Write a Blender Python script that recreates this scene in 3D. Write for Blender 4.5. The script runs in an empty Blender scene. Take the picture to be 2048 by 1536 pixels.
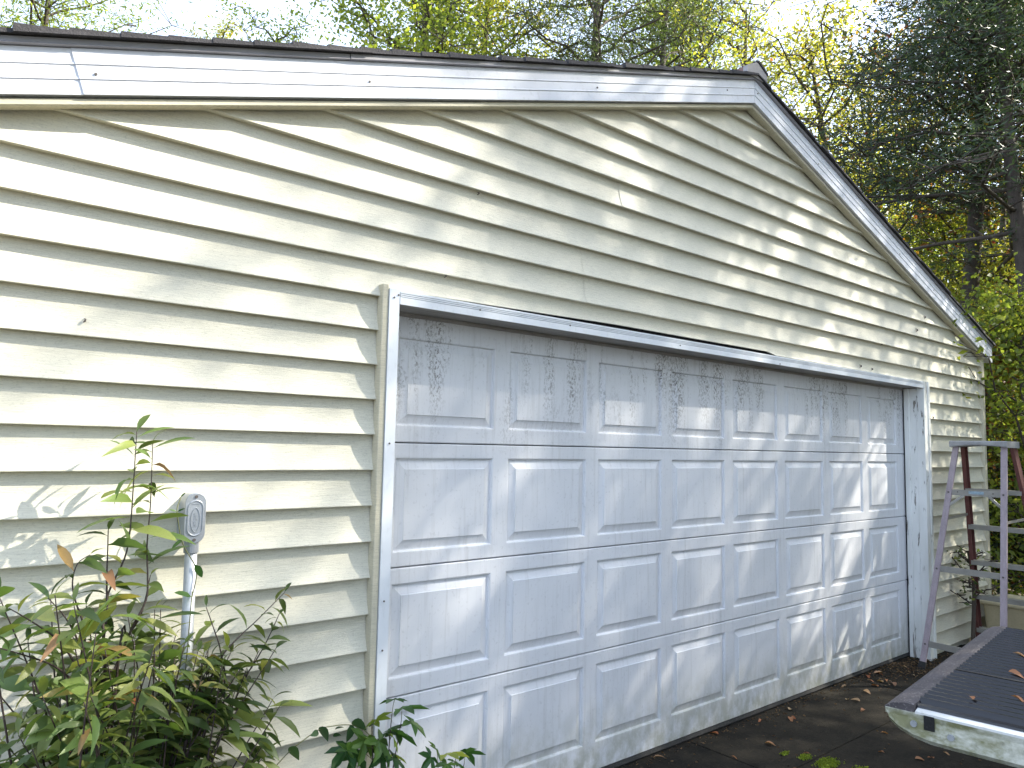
import bpy, math, random
import numpy as np
from mathutils import Vector, Matrix
rnd = random.Random(7)
rng = np.random.default_rng(7)
scene = bpy.context.scene
COL = scene.collection

# ------------------------------------------------------------------ camera
FPX, YAW, PITCH, ROLL = 1474.05, 0.690305, 0.085301, 0.020336
CAM = Vector((-1.22826, -2.50263, 1.51559))
fwd = Vector((math.sin(YAW)*math.cos(PITCH), math.cos(YAW)*math.cos(PITCH), math.sin(PITCH)))
rt = Vector((math.cos(YAW), -math.sin(YAW), 0)); up = rt.cross(fwd)
r2 = math.cos(ROLL)*rt + math.sin(ROLL)*up; u2 = -math.sin(ROLL)*rt + math.cos(ROLL)*up
cd = bpy.data.cameras.new('camera'); cam = bpy.data.objects.new('camera', cd); COL.objects.link(cam)
cam.matrix_world = Matrix(((r2.x, u2.x, -fwd.x, CAM.x), (r2.y, u2.y, -fwd.y, CAM.y), (r2.z, u2.z, -fwd.z, CAM.z), (0, 0, 0, 1)))
cd.sensor_width = 36; cd.lens = FPX/2048*36; cd.clip_start = 0.05; cd.clip_end = 2000
scene.camera = cam
scene.render.resolution_x = 1024; scene.render.resolution_y = 768

# ------------------------------------------------------------------ light
SUN = Vector((2.0, -1.08, 1.87)).normalized()
w = bpy.data.worlds.new('World'); scene.world = w; w.use_nodes = True
nt = w.node_tree; sky = nt.nodes.new('ShaderNodeTexSky'); sky.sky_type = 'NISHITA'; sky.sun_disc = False
sky.sun_elevation = math.asin(SUN.z); sky.sun_rotation = math.atan2(SUN.x, SUN.y)
sky.air_density = 1.0; sky.dust_density = 2.0; sky.ozone_density = 1.0
bg = nt.nodes['Background']; mx = nt.nodes.new('ShaderNodeMix'); mx.data_type = 'RGBA'; mx.inputs[0].default_value = .5   # thin even haze over the blue
mx.inputs[7].default_value = (5.0, 5.8, 7.3, 1); nt.links.new(sky.outputs[0], mx.inputs[6]); nt.links.new(mx.outputs[2], bg.inputs[0]); bg.inputs[1].default_value = 0.15
sl = bpy.data.lights.new('sun', 'SUN'); sl.energy = 5.0; sl.angle = math.radians(0.65); sl.color = (1, 0.94, 0.82)
so = bpy.data.objects.new('sun', sl); COL.objects.link(so); so.location = (10, -6, 12)
so.rotation_euler = SUN.to_track_quat('Z', 'Y').to_euler()
vs = scene.view_settings; vs.view_transform = 'Standard'; vs.look = 'None'; vs.gamma = 1; vs.exposure = 1.6
scene.cycles.max_bounces = 8; scene.cycles.transparent_max_bounces = 8

# ------------------------------------------------------------------ pixel -> place helpers
def ray(u, v): return (u-1024)/FPX*r2 - (v-768)/FPX*u2 + fwd
def at_y(u, v, y):
    d = ray(u, v); return CAM + d*((y-CAM.y)/d.y)
def at_z(u, v, z):
    d = ray(u, v); return CAM + d*((z-CAM.z)/d.z)
def at_d(u, v, dist):
    d = ray(u, v); return CAM + d*(dist/math.hypot(d.x, d.y))

# ------------------------------------------------------------------ object helpers
def tag(o, label=None, cat=None, group=None, kind=None):
    if label: o['label'] = label
    if cat: o['category'] = cat
    if group: o['group'] = group
    if kind: o['kind'] = kind
    return o
def empty(name, loc, label, cat, group=None, rz=0):
    o = bpy.data.objects.new(name, None); COL.objects.link(o); o.location = loc; o.rotation_euler = (0, 0, rz)
    o.empty_display_size = .1
    bpy.context.view_layer.update()
    return tag(o, label, cat, group)
def link(name, me, mat=None, parent=None, keep=True):
    o = bpy.data.objects.new(name, me); COL.objects.link(o)
    if mat is not None and len(me.materials) == 0: me.materials.append(mat)
    if parent is not None:
        o.parent = parent
        if keep: o.matrix_parent_inverse = pinv(parent)
    return o
def pinv(p):
    m = Matrix.LocRotScale(p.location, p.rotation_euler, p.scale)
    if p.parent: m = p.parent_m @ m if hasattr(p, 'parent_m') else Matrix.LocRotScale(p.parent.location, p.parent.rotation_euler, p.parent.scale) @ p.matrix_parent_inverse.inverted_safe().inverted_safe() @ m
    return m.inverted()
class MB:
    def __init__(s): s.v = []; s.f = []
    def quad(s, *pts):
        n = len(s.v); s.v += [tuple(p) for p in pts]; s.f.append(tuple(range(n, n+len(pts)))); return s
    def box(s, x0, x1, y0, y1, z0, z1):
        n = len(s.v)
        s.v += [(x0, y0, z0), (x1, y0, z0), (x1, y1, z0), (x0, y1, z0), (x0, y0, z1), (x1, y0, z1), (x1, y1, z1), (x0, y1, z1)]
        for f in ((0, 3, 2, 1), (4, 5, 6, 7), (0, 1, 5, 4), (1, 2, 6, 5), (2, 3, 7, 6), (3, 0, 4, 7)): s.f.append(tuple(n+i for i in f))
        return s
    def bar(s, a, b, w, h, upv=(0, 0, 1)):
        # rectangular bar from a to b; w across, h along upv
        a, b = Vector(a), Vector(b); d = (b-a).normalized(); sd = d.cross(Vector(upv)).normalized(); u = sd.cross(d)
        n = len(s.v)
        for p in (a, b):
            for i, j in ((-1, -1), (1, -1), (1, 1), (-1, 1)): s.v.append(tuple(p + sd*(i*w/2) + u*(j*h/2)))
        for f in ((0, 1, 2, 3), (7, 6, 5, 4), (0, 4, 5, 1), (1, 5, 6, 2), (2, 6, 7, 3), (3, 7, 4, 0)): s.f.append(tuple(n+i for i in f))
        return s
    def prism(s, prof, axis, a, b):
        # closed 2D profile swept along an axis ('x': prof=(y,z), 'y': prof=(x,z), 'z': prof=(x,y))
        n = len(s.v); k = len(prof)
        for t in (a, b):
            for p, q in prof:
                s.v.append((t, p, q) if axis == 'x' else (p, t, q) if axis == 'y' else (p, q, t))
        for i in range(k): s.f.append((n+i, n+(i+1) % k, n+k+(i+1) % k, n+k+i))
        s.f.append(tuple(n+i for i in range(k))[::-1]); s.f.append(tuple(n+k+i for i in range(k)))
        return s
    def tube(s, pts, rad, seg=8, cap=True):
        pts = [Vector(p) for p in pts]; n0 = len(s.v)
        if not hasattr(rad, '__len__'): rad = [rad]*len(pts)
        for i, p in enumerate(pts):
            d = (pts[min(i+1, len(pts)-1)] - pts[max(i-1, 0)]).normalized()
            a = d.orthogonal().normalized() if i == 0 else (a - d*a.dot(d)).normalized()
            b = d.cross(a)
            for k in range(seg):
                t = 2*math.pi*k/seg; s.v.append(tuple(p + (a*math.cos(t) + b*math.sin(t))*rad[i]))
        for i in range(len(pts)-1):
            for k in range(seg):
                q = n0+i*seg; s.f.append((q+k, q+(k+1) % seg, q+seg+(k+1) % seg, q+seg+k))
        if cap:
            s.f.append(tuple(n0+k for k in range(seg))[::-1]); s.f.append(tuple(n0+(len(pts)-1)*seg+k for k in range(seg)))
        return s
    def mesh(s, name, smooth=False):
        me = bpy.data.meshes.new(name); me.from_pydata(s.v, [], s.f); me.update()
        if smooth: me.polygons.foreach_set('use_smooth', [True]*len(me.polygons))
        return me
    def build(s, name, mat, parent=None, smooth=False, bevel=0, fix=True):
        me = s.mesh(name, smooth)
        if fix:
            import bmesh
            bm = bmesh.new(); bm.from_mesh(me); bmesh.ops.recalc_face_normals(bm, faces=bm.faces)
            if bevel: bmesh.ops.bevel(bm, geom=list(bm.edges), offset=bevel, segments=2, affect='EDGES', profile=.5, clamp_overlap=True)
            bm.to_mesh(me); bm.free()
        return link(name, me, mat, parent)

# ------------------------------------------------------------------ materials
class NT:
    def __init__(s, name):
        s.m = bpy.data.materials.new(name); s.m.use_nodes = True; s.t = s.m.node_tree
        s.b = s.t.nodes['Principled BSDF']; s.out = s.t.nodes['Material Output']
    def n(s, typ, **k):
        x = s.t.nodes.new('ShaderNode'+typ)
        for a, v in k.items(): setattr(x, a, v)
        return x
    def set(s, sock, v):
        if isinstance(v, bpy.types.NodeSocket): s.t.links.new(v, sock)
        elif isinstance(v, (tuple, list)) and len(v) == 3 and sock.type == 'RGBA': sock.default_value = (*v, 1)
        else: sock.default_value = v
    def coord(s, scale=(1, 1, 1), rand=0, kind='Object'):
        tc = s.n('TexCoord').outputs[kind]
        mp = s.n('Mapping'); s.set(mp.inputs[0], tc); mp.inputs['Scale'].default_value = scale
        if rand:
            oi = s.n('ObjectInfo'); cb = s.n('CombineXYZ')
            for i in range(3): s.set(cb.inputs[i], s.math('MULTIPLY', oi.outputs['Random'], rand*(1+i*.7)))
            s.set(mp.inputs['Location'], cb.outputs[0])
        return mp.outputs[0]
    def noise(s, vec, scale, detail=3, rough=.55, dist=0):
        x = s.n('TexNoise'); s.set(x.inputs['Vector'], vec); x.inputs['Scale'].default_value = scale
        x.inputs['Detail'].default_value = detail; x.inputs['Roughness'].default_value = rough; x.inputs['Distortion'].default_value = dist
        return x.outputs[0]
    def ramp(s, fac, stops):
        x = s.n('ValToRGB'); s.set(x.inputs[0], fac); e = x.color_ramp.elements
        while len(e) < len(stops): e.new(.5)
        for i, (p, c) in enumerate(stops):
            e[i].position = p; e[i].color = (c, c, c, 1) if not hasattr(c, '__len__') else (*c, 1)
        return x.outputs[0]
    def math(s, op, a, b=0.0):
        x = s.n('Math', operation=op); s.set(x.inputs[0], a); s.set(x.inputs[1], b); return x.outputs[0]
    def mix(s, fac, a, b, mode='MIX'):
        x = s.n('Mix', data_type='RGBA', blend_type=mode); s.set(x.inputs[0], fac); s.set(x.inputs[6], a); s.set(x.inputs[7], b); return x.outputs[2]
    def bump(s, h, strength=.3, dist=.01, normal=None):
        x = s.n('Bump'); x.inputs['Strength'].default_value = strength; x.inputs['Distance'].default_value = dist; s.set(x.inputs['Height'], h)
        if normal is not None: s.set(x.inputs['Normal'], normal)
        s.set(s.b.inputs['Normal'], x.outputs[0]); return x.outputs[0]
    def done(s, col, rough=.6, metal=0, spec=.5):
        s.set(s.b.inputs['Base Color'], col); s.set(s.b.inputs['Roughness'], rough); s.set(s.b.inputs['Metallic'], metal)
        s.set(s.b.inputs['Specular IOR Level'], spec); return s.m
    def sep(s):
        x = s.n('SeparateXYZ'); s.set(x.inputs[0], s.n('TexCoord').outputs['Object']); return x.outputs

def mat_siding(name, base, dirt):
    m = NT(name)
    g = m.noise(m.coord((5, 5, 90), 9), 4, 5, .65, .6)
    gl = m.noise(m.coord((1.2, 1, 3), 5), 1.3, 4)
    sp = m.noise(m.coord((60, 60, 110), 3), 2.2, 2)
    c = m.mix(m.ramp(g, [(.38, 0), (.58, 1)]), tuple(x*.84 for x in base), base)
    c = m.mix(m.math('MULTIPLY', m.ramp(gl, [(.35, 0), (.75, 1)]), .45), c, dirt)
    c = m.mix(m.math('MULTIPLY', m.ramp(sp, [(.56, 0), (.68, 1)]), .26), c, (.27, .25, .20))
    m.bump(g, .35, .004)
    return m.done(c, .5, 0, .35)
M = {}
M['siding'] = mat_siding('cream_vinyl', (.69, .655, .525), (.56, .555, .48))
M['siding_trim'] = mat_siding('cream_trim', (.60, .55, .41), (.44, .42, .33))

def mat_door():
    m = NT('white_door_steel'); X, Y, Z = m.sep()
    base = (.69, .70, .725)
    big = m.noise(m.coord((1, 1, 1)), 1.6, 4)
    c = m.mix(m.math('MULTIPLY', m.ramp(big, [(.4, 0), (.7, 1)]), .3), base, (.52, .52, .53))
    st = m.noise(m.coord((38, 1, 2.2)), 1, 5, .7, .4)       # run-down streaks
    c = m.mix(m.math('MULTIPLY', m.ramp(st, [(.52, 0), (.74, 1)]), .34), c, (.34, .33, .31))
    # mildew specks that cluster along the top row, near the stiles
    cl = m.math('MULTIPLY', m.noise(m.coord((9, 1, 1.2)), 1, 4, .65, .9), m.ramp(m.noise(m.coord((1.7, 1, .6)), 1, 2), [(.3, .75), (.7, 1.2)]))
    spk = m.noise(m.coord((110, 60, 70)), 1, 6, .75)
    hz = m.n('MapRange'); m.set(hz.inputs[0], Z); hz.inputs[1].default_value = 1.45; hz.inputs[2].default_value = 1.9
    k = m.math('MULTIPLY', m.math('MULTIPLY', m.ramp(cl, [(.47, 0), (.64, 1)]), hz.outputs[0]), m.ramp(spk, [(.5, 0), (.56, 1)]))
    c = m.mix(m.math('MULTIPLY', k, .88), c, (.09, .075, .06))
    # algae at the foot of the door
    al = m.n('MapRange'); m.set(al.inputs[0], Z); al.inputs[1].default_value = .30; al.inputs[2].default_value = -.09
    an = m.noise(m.coord((9, 9, 6)), 1.5, 6, .7)
    ak = m.math('MULTIPLY', al.outputs[0], m.ramp(an, [(.3, 0), (.6, 1)]))
    c = m.mix(m.math('MULTIPLY', ak, .8), c, (.26, .26, .17))
    ed = m.noise(m.coord((70, 70, 60)), 1, 3)
    c = m.mix(m.math('MULTIPLY', m.ramp(ed, [(.6, 0), (.7, 1)]), .2), c, (.3, .3, .3))
    m.bump(m.noise(m.coord((4, 4, 220)), 3, 3), .06, .002)
    return m.done(c, m.ramp(big, [(.3, .36), (.7, .55)]), 0, .4)
M['door'] = mat_door()

def mat_plain(name, base, var=.8, scale=6, rough=.55, bump=.15, spk=.2, spkc=(.2, .19, .17), metal=0, stretch=(1, 1, 1), rand=4, bscale=80):
    m = NT(name)
    n1 = m.noise(m.coord(stretch, rand), scale, 5, .6)
    c = m.mix(m.ramp(n1, [(.3, 0), (.7, 1)]), tuple(x*var for x in base), base)
    n2 = m.noise(m.coord(tuple(a*14 for a in stretch), rand), scale, 3)
    c = m.mix(m.math('MULTIPLY', m.ramp(n2, [(.56, 0), (.7, 1)]), spk), c, spkc)
    if bump: m.bump(m.noise(m.coord(stretch, rand), bscale, 4), bump, .004)
    return m.done(c, rough, metal)
M['white_alum'] = mat_plain('white_aluminium', (.72, .74, .80), .86, 3, .38, .05, .22, (.4, .4, .4), 0, (1, 1, 1))
M['drip'] = mat_plain('grey_drip_edge', (.34, .33, .35), .7, 5, .4, .05, .2)
M['shingle'] = mat_plain('dark_shingle', (.045, .042, .045), .6, 12, .9, .8, .5, (.11, .1, .1), bscale=160)
M['trim_white'] = mat_plain('white_trim', (.74, .77, .80), .9, 4, .42, .05, .15, (.4, .4, .38), 0, (1, 1, .5))
M['soffit_wood'] = mat_plain('weathered_header', (.42, .40, .38), .62, 3, .8, .4, .55, (.12, .11, .1), 0, (1.5, 12, 12), bscale=20)
M['black'] = mat_plain('black_gap', (.015, .015, .015), .6, 10, .9, 0, .1)
M['rubber'] = mat_plain('rubber_seal', (.02, .02, .02), .6, 10, .7, .1, .2)
M['galv'] = mat_plain('galvanised', (.46, .49, .53), .72, 9, .42, .12, .25, (.2, .21, .23), .55, (1, 1, 1), bscale=120)
M['galv_pipe'] = mat_plain('galvanised_pipe', (.56, .59, .62), .78, 14, .45, .1, .3, (.25, .25, .24), .3, (1, 1, .5))
M['screw'] = mat_plain('screw', (.12, .1, .09), .6, 30, .5, .1, .2)
M['rail'] = mat_plain('faded_red_fibreglass', (.35, .29, .31), .75, 7, .75, .35, .5, (.55, .5, .52), 0, (6, 6, 1), bscale=60)
M['rail_shaded'] = mat_plain('shaded_red_fibreglass', (.15, .052, .044), .65, 7, .7, .3, .3, (.3, .2, .18), 0, (6, 6, 1))  # red of the far rails, with their shade darkened into the colour
M['alum'] = mat_plain('dull_aluminium', (.34, .33, .30), .75, 12, .5, .15, .3, (.25, .24, .22), .45)
M['cap'] = mat_plain('weathered_cap', (.36, .36, .36), .6, 9, .75, .3, .45, (.14, .13, .12), 0, (1, 1, 1))
M['plank'] = mat_plain('old_plank', (.33, .24, .13), .55, 5, .85, .5, .5, (.1, .07, .04), 0, (10, 1, 10))
M['tan'] = mat_plain('tan_block', (.50, .43, .27), .8, 4, .85, .5, .4, (.3, .25, .16), bscale=40)
M['bark'] = mat_plain('bark', (.085, .065, .05), .5, 4, .9, .9, .4, (.16, .14, .12), 0, (5, 5, 1), bscale=25)
M['bark_pale'] = mat_plain('pale_bark', (.24, .21, .18), .55, 4, .9, .8, .4, (.1, .09, .08), 0, (5, 5, 1), bscale=25)
M['twig'] = mat_plain('twig', (.055, .035, .03), .6, 20, .7, .3, .3)
M['vine'] = mat_plain('vine_stem', (.16, .17, .06), .7, 20, .6, .2, .2)
M['vent'] = mat_plain('red_brown_vent', (.24, .13, .11), .7, 9, .7, .3, .3)
M['vent_grey'] = mat_plain('grey_vent_cap', (.36, .34, .34), .7, 9, .6, .2, .3)
M['liner'] = mat_plain('black_liner', (.010, .0095, .012), .6, 8, .2, 0, .12, (.06, .05, .05))
M['liner_cap'] = mat_plain('dusty_black_cap', (.085, .075, .08), .55, 9, .8, .6, .6, (.3, .27, .26), bscale=70)
M['glass'] = mat_plain('dark_glass', (.02, .025, .03), .9, 3, .05, 0, 0)
M['tyre'] = mat_plain('tyre', (.02, .02, .02), .7, 9, .85, .3, .2)
M['rim'] = mat_plain('rim', (.4, .4, .42), .8, 9, .35, 0, .2, metal=.8)
M['tail'] = mat_plain('tail_lamp', (.35, .02, .02), .8, 9, .15, 0, .1)
M['sticker'] = mat_plain('blue_sticker', (.30, .42, .50), .6, 60, .5, 0, .5, (.6, .62, .6))

def mat_peel():
    m = NT('peeling_white_paint')
    n1 = m.noise(m.coord((22, 22, 3.2)), 1.3, 6, .7, .5)
    n2 = m.noise(m.coord((3, 3, 1)), 2, 4)
    pk = m.ramp(n1, [(.59, 0), (.63, 1)])
    c = m.mix(m.ramp(n2, [(.3, 0), (.7, 1)]), (.60, .61, .58), (.76, .77, .75))
    c = m.mix(m.math('MULTIPLY', pk, .85), c, (.13, .11, .085))
    m.bump(m.math('SUBTRACT', 1.0, pk), .6, .004)
    return m.done(c, .75)
M['peel'] = mat_peel()
def mat_gate():
    m = NT('mossy_white_paint')
    n1 = m.noise(m.coord((3, 3, 5)), 2.2, 6, .7, .3)
    n2 = m.noise(m.coord((30, 30, 30)), 1, 4)
    c = m.mix(m.ramp(n1, [(.38, 0), (.60, 1)]), (.62, .62, .54), (.20, .20, .10))
    c = m.mix(m.math('MULTIPLY', m.ramp(n2, [(.55, 0), (.7, 1)]), .5), c, (.12, .12, .08))
    return m.done(c, .5)
M['gate'] = mat_gate()
M['paint'] = mat_plain('white_truck_paint', (.70, .71, .69), .85, 3, .3, .02, .25, (.3, .3, .22))
def mat_drive():
    m = NT('dark_mossy_concrete')
    v = m.coord((1, 1, 1))
    n1 = m.noise(v, 1.1, 6, .65, .3); n2 = m.noise(v, 55, 5, .7); n3 = m.noise(v, 3.2, 6, .7, .4)
    c = m.mix(m.ramp(n1, [(.3, 0), (.7, 1)]), (.011, .0105, .0095), (.034, .029, .021))
    c = m.mix(m.math('MULTIPLY', m.ramp(n3, [(.5, 0), (.66, 1)]), .55), c, (.008, .008, .0075))
    c = m.mix(m.math('MULTIPLY', m.ramp(n2, [(.5, 0), (.78, 1)]), .35), c, (.07, .058, .042))
    m.bump(n2, 1, .008)
    return m.done(c, .95, 0, .12)
M['drive'] = mat_drive()
def mat_soil():
    m = NT('leaf_litter_soil'); v = m.coord((1, 1, 1))
    n1 = m.noise(v, 1.4, 6, .65); n2 = m.noise(v, 22, 5, .7)
    c = m.mix(m.ramp(n1, [(.35, 0), (.65, 1)]), (.065, .05, .03), (.06, .075, .03))
    c = m.mix(m.ramp(n2, [(.45, 0), (.7, 1)]), c, (.19, .12, .06))
    m.bump(n2, 1, .03)
    return m.done(c, .95)
M['soil'] = mat_soil()

def mat_leaf(name, stops, attr=None, trans=.4, rough=.45, spot=None):
    m = NT(name)
    f = m.n('Attribute', attribute_name=attr).outputs['Fac'] if attr else m.n('ObjectInfo').outputs['Random']
    c = m.ramp(f, stops)
    if spot:
        c = m.mix(m.math('MULTIPLY', m.ramp(m.noise(m.coord((1, 1, 1), 3), 60, 3), [(.55, 0), (.68, 1)]), .5), c, spot)
    m.done(c, rough, 0, .4)
    tr = m.n('BsdfTranslucent'); m.set(tr.inputs[0], m.mix(1.0, c, (1.6, 1.6, .7), 'MULTIPLY'))
    mx = m.n('MixShader'); mx.inputs[0].default_value = trans
    m.t.links.new(m.b.outputs[0], mx.inputs[1]); m.t.links.new(tr.outputs[0], mx.inputs[2]); m.t.links.new(mx.outputs[0], m.out.inputs[0])
    return m.m
G = lambda *a: [(p, c) for p, c in a]
LF = {
 'shrub': mat_leaf('shrub_leaf', G((0, (.06, .11, .04)), (.3, (.12, .20, .055)), (.65, (.22, .30, .08)), (.96, (.34, .36, .11)), (1, (.33, .20, .08))), None, .35, .38, (.16, .17, .05)),
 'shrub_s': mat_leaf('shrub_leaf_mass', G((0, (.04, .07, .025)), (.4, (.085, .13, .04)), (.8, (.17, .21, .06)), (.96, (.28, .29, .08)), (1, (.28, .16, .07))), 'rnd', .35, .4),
 'gum': mat_leaf('gum_leaf', G((0, (.025, .075, .022)), (.6, (.05, .12, .03)), (.9, (.10, .18, .04)), (1, (.22, .28, .05))), None, .35, .4),
 'gum_y': mat_leaf('gum_leaf_pale', G((0, (.16, .24, .05)), (1, (.32, .36, .08))), None, .4, .4),
 'vine': mat_leaf('vine_leaf', G((0, (.025, .06, .03)), (1, (.05, .10, .04))), None, .25, .4),
 'dry': mat_leaf('dry_leaf', G((0, (.28, .09, .035)), (.4, (.34, .19, .09)), (.75, (.42, .30, .17)), (1, (.22, .10, .06))), None, .15, .6),
 'green': mat_leaf('green_foliage', G((0, (.09, .125, .03)), (.45, (.15, .20, .045)), (.85, (.25, .28, .055)), (1, (.34, .32, .06))), 'rnd', .62),
 'yellow': mat_leaf('yellow_foliage', G((0, (.10, .12, .03)), (.4, (.21, .22, .045)), (.85, (.36, .33, .06)), (.97, (.34, .17, .04)), (1, (.28, .08, .04))), 'rnd', .6),
 'pine': mat_leaf('pine_foliage', G((0, (.03, .05, .025)), (.6, (.065, .095, .035)), (1, (.13, .15, .045))), 'rnd', .45),
 'cedar': mat_leaf('cedar_foliage', G((0, (.026, .044, .030)), (.7, (.05, .080, .045)), (1, (.09, .125, .055))), 'rnd', .35),
 'autumn': mat_leaf('autumn_foliage', G((0, (.05, .07, .02)), (.35, (.10, .11, .025)), (.6, (.22, .14, .03)), (.85, (.26, .09, .035)), (1, (.25, .03, .04))), 'rnd', .45),
 'litter': mat_leaf('leaf_litter', G((0, (.035, .022, .012)), (.7, (.10, .06, .03)), (1, (.22, .14, .075))), 'rnd', .1, .8),
 'moss': mat_leaf('moss', G((0, (.10, .15, .01)), (1, (.24, .30, .02))), 'rnd', .2, .8),
}

# ================================================================== SETTING: ground
GZ = -0.10
def sheet(name, x0, x1, y0, y1, z, mat, nx=1, ny=1, amp=0, parent=None):
    m = MB(); xs = np.linspace(x0, x1, nx+1); ys = np.linspace(y0, y1, ny+1)
    for y in ys:
        for x in xs: m.v.append((x, y, z + (amp*(math.sin(x*1.7+y)*.5 + math.sin(y*2.3-x*.6)*.5) if amp else 0)))
    for j in range(ny):
        for i in range(nx):
            a = j*(nx+1)+i; m.f.append((a, a+1, a+nx+2, a+nx+1))
    return m.build(name, mat, parent, fix=False)
tag(sheet('ground', -400, 400, -400, 400, GZ-.012, M['soil']), kind='structure')
# driveway: poured slabs with open joints
drive = tag(sheet('driveway', -.9, 6.0, -12, .18, GZ-.006, M['drive']), kind='structure')
sx = [.05, 1.62, 2.28, 4.2, 5.95]; sy = [-11.5, -8, -5.2, -2.6, -.42, .16]
for i in range(len(sx)-1):
    for j in range(len(sy)-1):
        g = .006; m = MB(); dz = rnd.uniform(-.0008, .0008)
        m.box(sx[i]+g, sx[i+1]-g, sy[j]+g, sy[j+1]-g, GZ-.05, GZ+dz); m.build('slab', M['drive'], drive, bevel=.004)

# ================================================================== GARAGE
AX, AZ, SL = 2.70, 3.668, 0.3165            # apex of the lower fascia edge and roof slope
XL, XR = -1.17, 6.57                          # building corners
def rake(x): return AZ - SL*abs(x-AX)
DL, DR, HT = 0.239, 5.16, 2.062               # door opening
DY = 0.14                                     # recess of the door
garage = empty('garage', (AX, .1, GZ), 'cream vinyl sided gable garage with white panelled overhead door', 'garage')
P = garage
# core walls (behind the siding)
m = MB(); yb = .05
m.quad((XL+.02, yb, GZ), (DL-.02, yb, GZ), (DL-.02, yb, HT+.09), (XL+.02, yb, HT+.09))
m.quad((DR+.03, yb, GZ), (XR-.02, yb, GZ), (XR-.02, yb, HT+.09), (DR+.03, yb, HT+.09))
m.quad((XL+.02, yb, HT+.09), (XR-.02, yb, HT+.09), (XR-.02, yb, rake(XR)+.05), (AX, yb, AZ+.05), (XL+.02, yb, rake(XL)+.05))
for x in (XL+.02, XR-.02): m.quad((x, yb, GZ), (x, 7.4, GZ), (x, 7.4, rake(x)+.05), (x, yb, rake(x)+.05))
m.quad((XL+.02, 7.4, GZ), (XR-.02, 7.4, GZ), (XR-.02, 7.4, rake(XR)+.05), (AX, 7.4, AZ+.05), (XL+.02, 7.4, rake(XL)+.05))
m.build('wall', M['siding_trim'], P, fix=False)
# lap siding, one plank per course
Z0, EX, LAP = 2.0879, .1341, .027
prof = [(1.10, 1.02), (1.0, 1.0), (.8, .96), (.6, .85), (.42, .68), (.27, .48), (.14, .26), (.05, .09), (.02, .02), (0, .05)]
def plank(xa, xb, zk, cut_low=None, shift=0):
    ph = rnd.uniform(0, 6); n = max(2, int((xb-xa)/.12)); m = MB()
    xs = set(np.linspace(xa, xb, n+1).tolist())
    # add crossing columns with the rake so that the cut follows it
    for s in (-1, 1):
        for z in (zk, zk+EX*1.1):
            x = AX + s*(AZ+.012-z)/SL
            if xa < x < xb: xs.add(x)
    if xa < AX < xb: xs.add(AX)
    xs = sorted(xs); cols = []
    for x in xs:
        lim = rake(x)+.012
        wob = .0012*math.sin(x*2.1+ph)+.0007*math.sin(x*5.3+ph*2)
        c = []
        for t, d in prof:
            z = zk+t*EX; 
            y = LAP*d + wob + shift
            if z > lim: z = max(lim, zk-.002); y = .03 if lim < zk else y
            if cut_low is not None and z < cut_low(x): z = cut_low(x)
            c.append((x, y, z))
        if cut_low is None: c.append((x, LAP+.012, zk+.004 if zk < lim else c[-1][2]))
        cols.append(c)
    for c in cols: m.v += c
    k = len(cols[0])
    for i in range(len(cols)-1):
        if rake(xs[i])+.012 <= zk and rake(xs[i+1])+.012 <= zk: continue
        for j in range(k-1):
            a = i*k+j; m.f.append((a, a+1, a+k+1, a+k))
    if not m.f: return
    o = m.build('siding_plank', M['siding'], P, smooth=True, fix=False)
    md = o.data; md.update()
for k in range(-12, 18):
    zk = Z0-k*EX
    if zk < GZ-.1: continue
    half = (AZ+.012-zk)/SL
    xa = max(XL+.01, AX-half-.02); xb = min(XR-.03, AX+half+.02)
    if zk > HT+.05:
        seams = {-11: [2.42], -10: [2.42], -9: [2.40], -5: [1.55, 5.2], -3: [1.9], -2: [1.28, 4.6], -4: [3.2], -6: [4.0], -1: [1.3]}.get(k, [])
        pts = [xa]+[s for s in seams if xa+.3 < s < xb-.3]+[xb]
        for a, b in zip(pts[:-1], pts[1:]): plank(a-.0, b+.004, zk, shift=(-.0015 if a > xa else 0))
    elif zk > HT-.06:
        plank(XL+.01, .172, zk)
        cut = lambda x: 2.122 + (.020*min(1, max(0, (x-.3)/1.2)) if x < 3.02 else .0)
        plank(.172, 3.02, zk, cut)
        cut2 = lambda x: 2.126-.004*(x-3.0)/2
        plank(3.022, DR+.14, zk, cut2, -.0015)
        plank(DR+.14, XR-.03, zk)
    else:
        plank(XL+.01, .172, zk); plank(DR+.125, XR-.03, zk)
# black strip behind the gap over the header
MB().box(.2, 5.1, .034, .044, 2.09, 2.2).build('gap_backing_strip', M['black'], P)
# corner posts
for x, s in ((XR-.03, 1), (XL+.03, -1)):
    x0, x1 = (x, x+.055) if s > 0 else (x-.055, x)
    m = MB(); m.prism([(x0, -.012), (x1, -.012), (x1, .06), (x1-.01, .06), (x1-.01, .03), (x0, .03)], 'z', GZ-.0, rake(XR)+.01); m.build('corner_post', M['siding_trim'], P, bevel=.004)
# side-wall siding (right flank), courses
for k in range(-3, 17):
    zk = Z0-k*EX
    if zk < GZ-.05 or zk+EX > rake(XR)+.13: continue
    m = MB(); x = XR-.002
    m.v += [(x+.022, .06, zk), (x+.008, .06, zk+EX), (x+.022, 7.35, zk), (x+.008, 7.35, zk+EX), (x+.006, .06, zk), (x+.006, 7.35, zk)]
    m.f += [(0, 2, 3, 1), (4, 5, 2, 0)]; m.build('siding_plank', M['siding'], P, fix=False)

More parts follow.
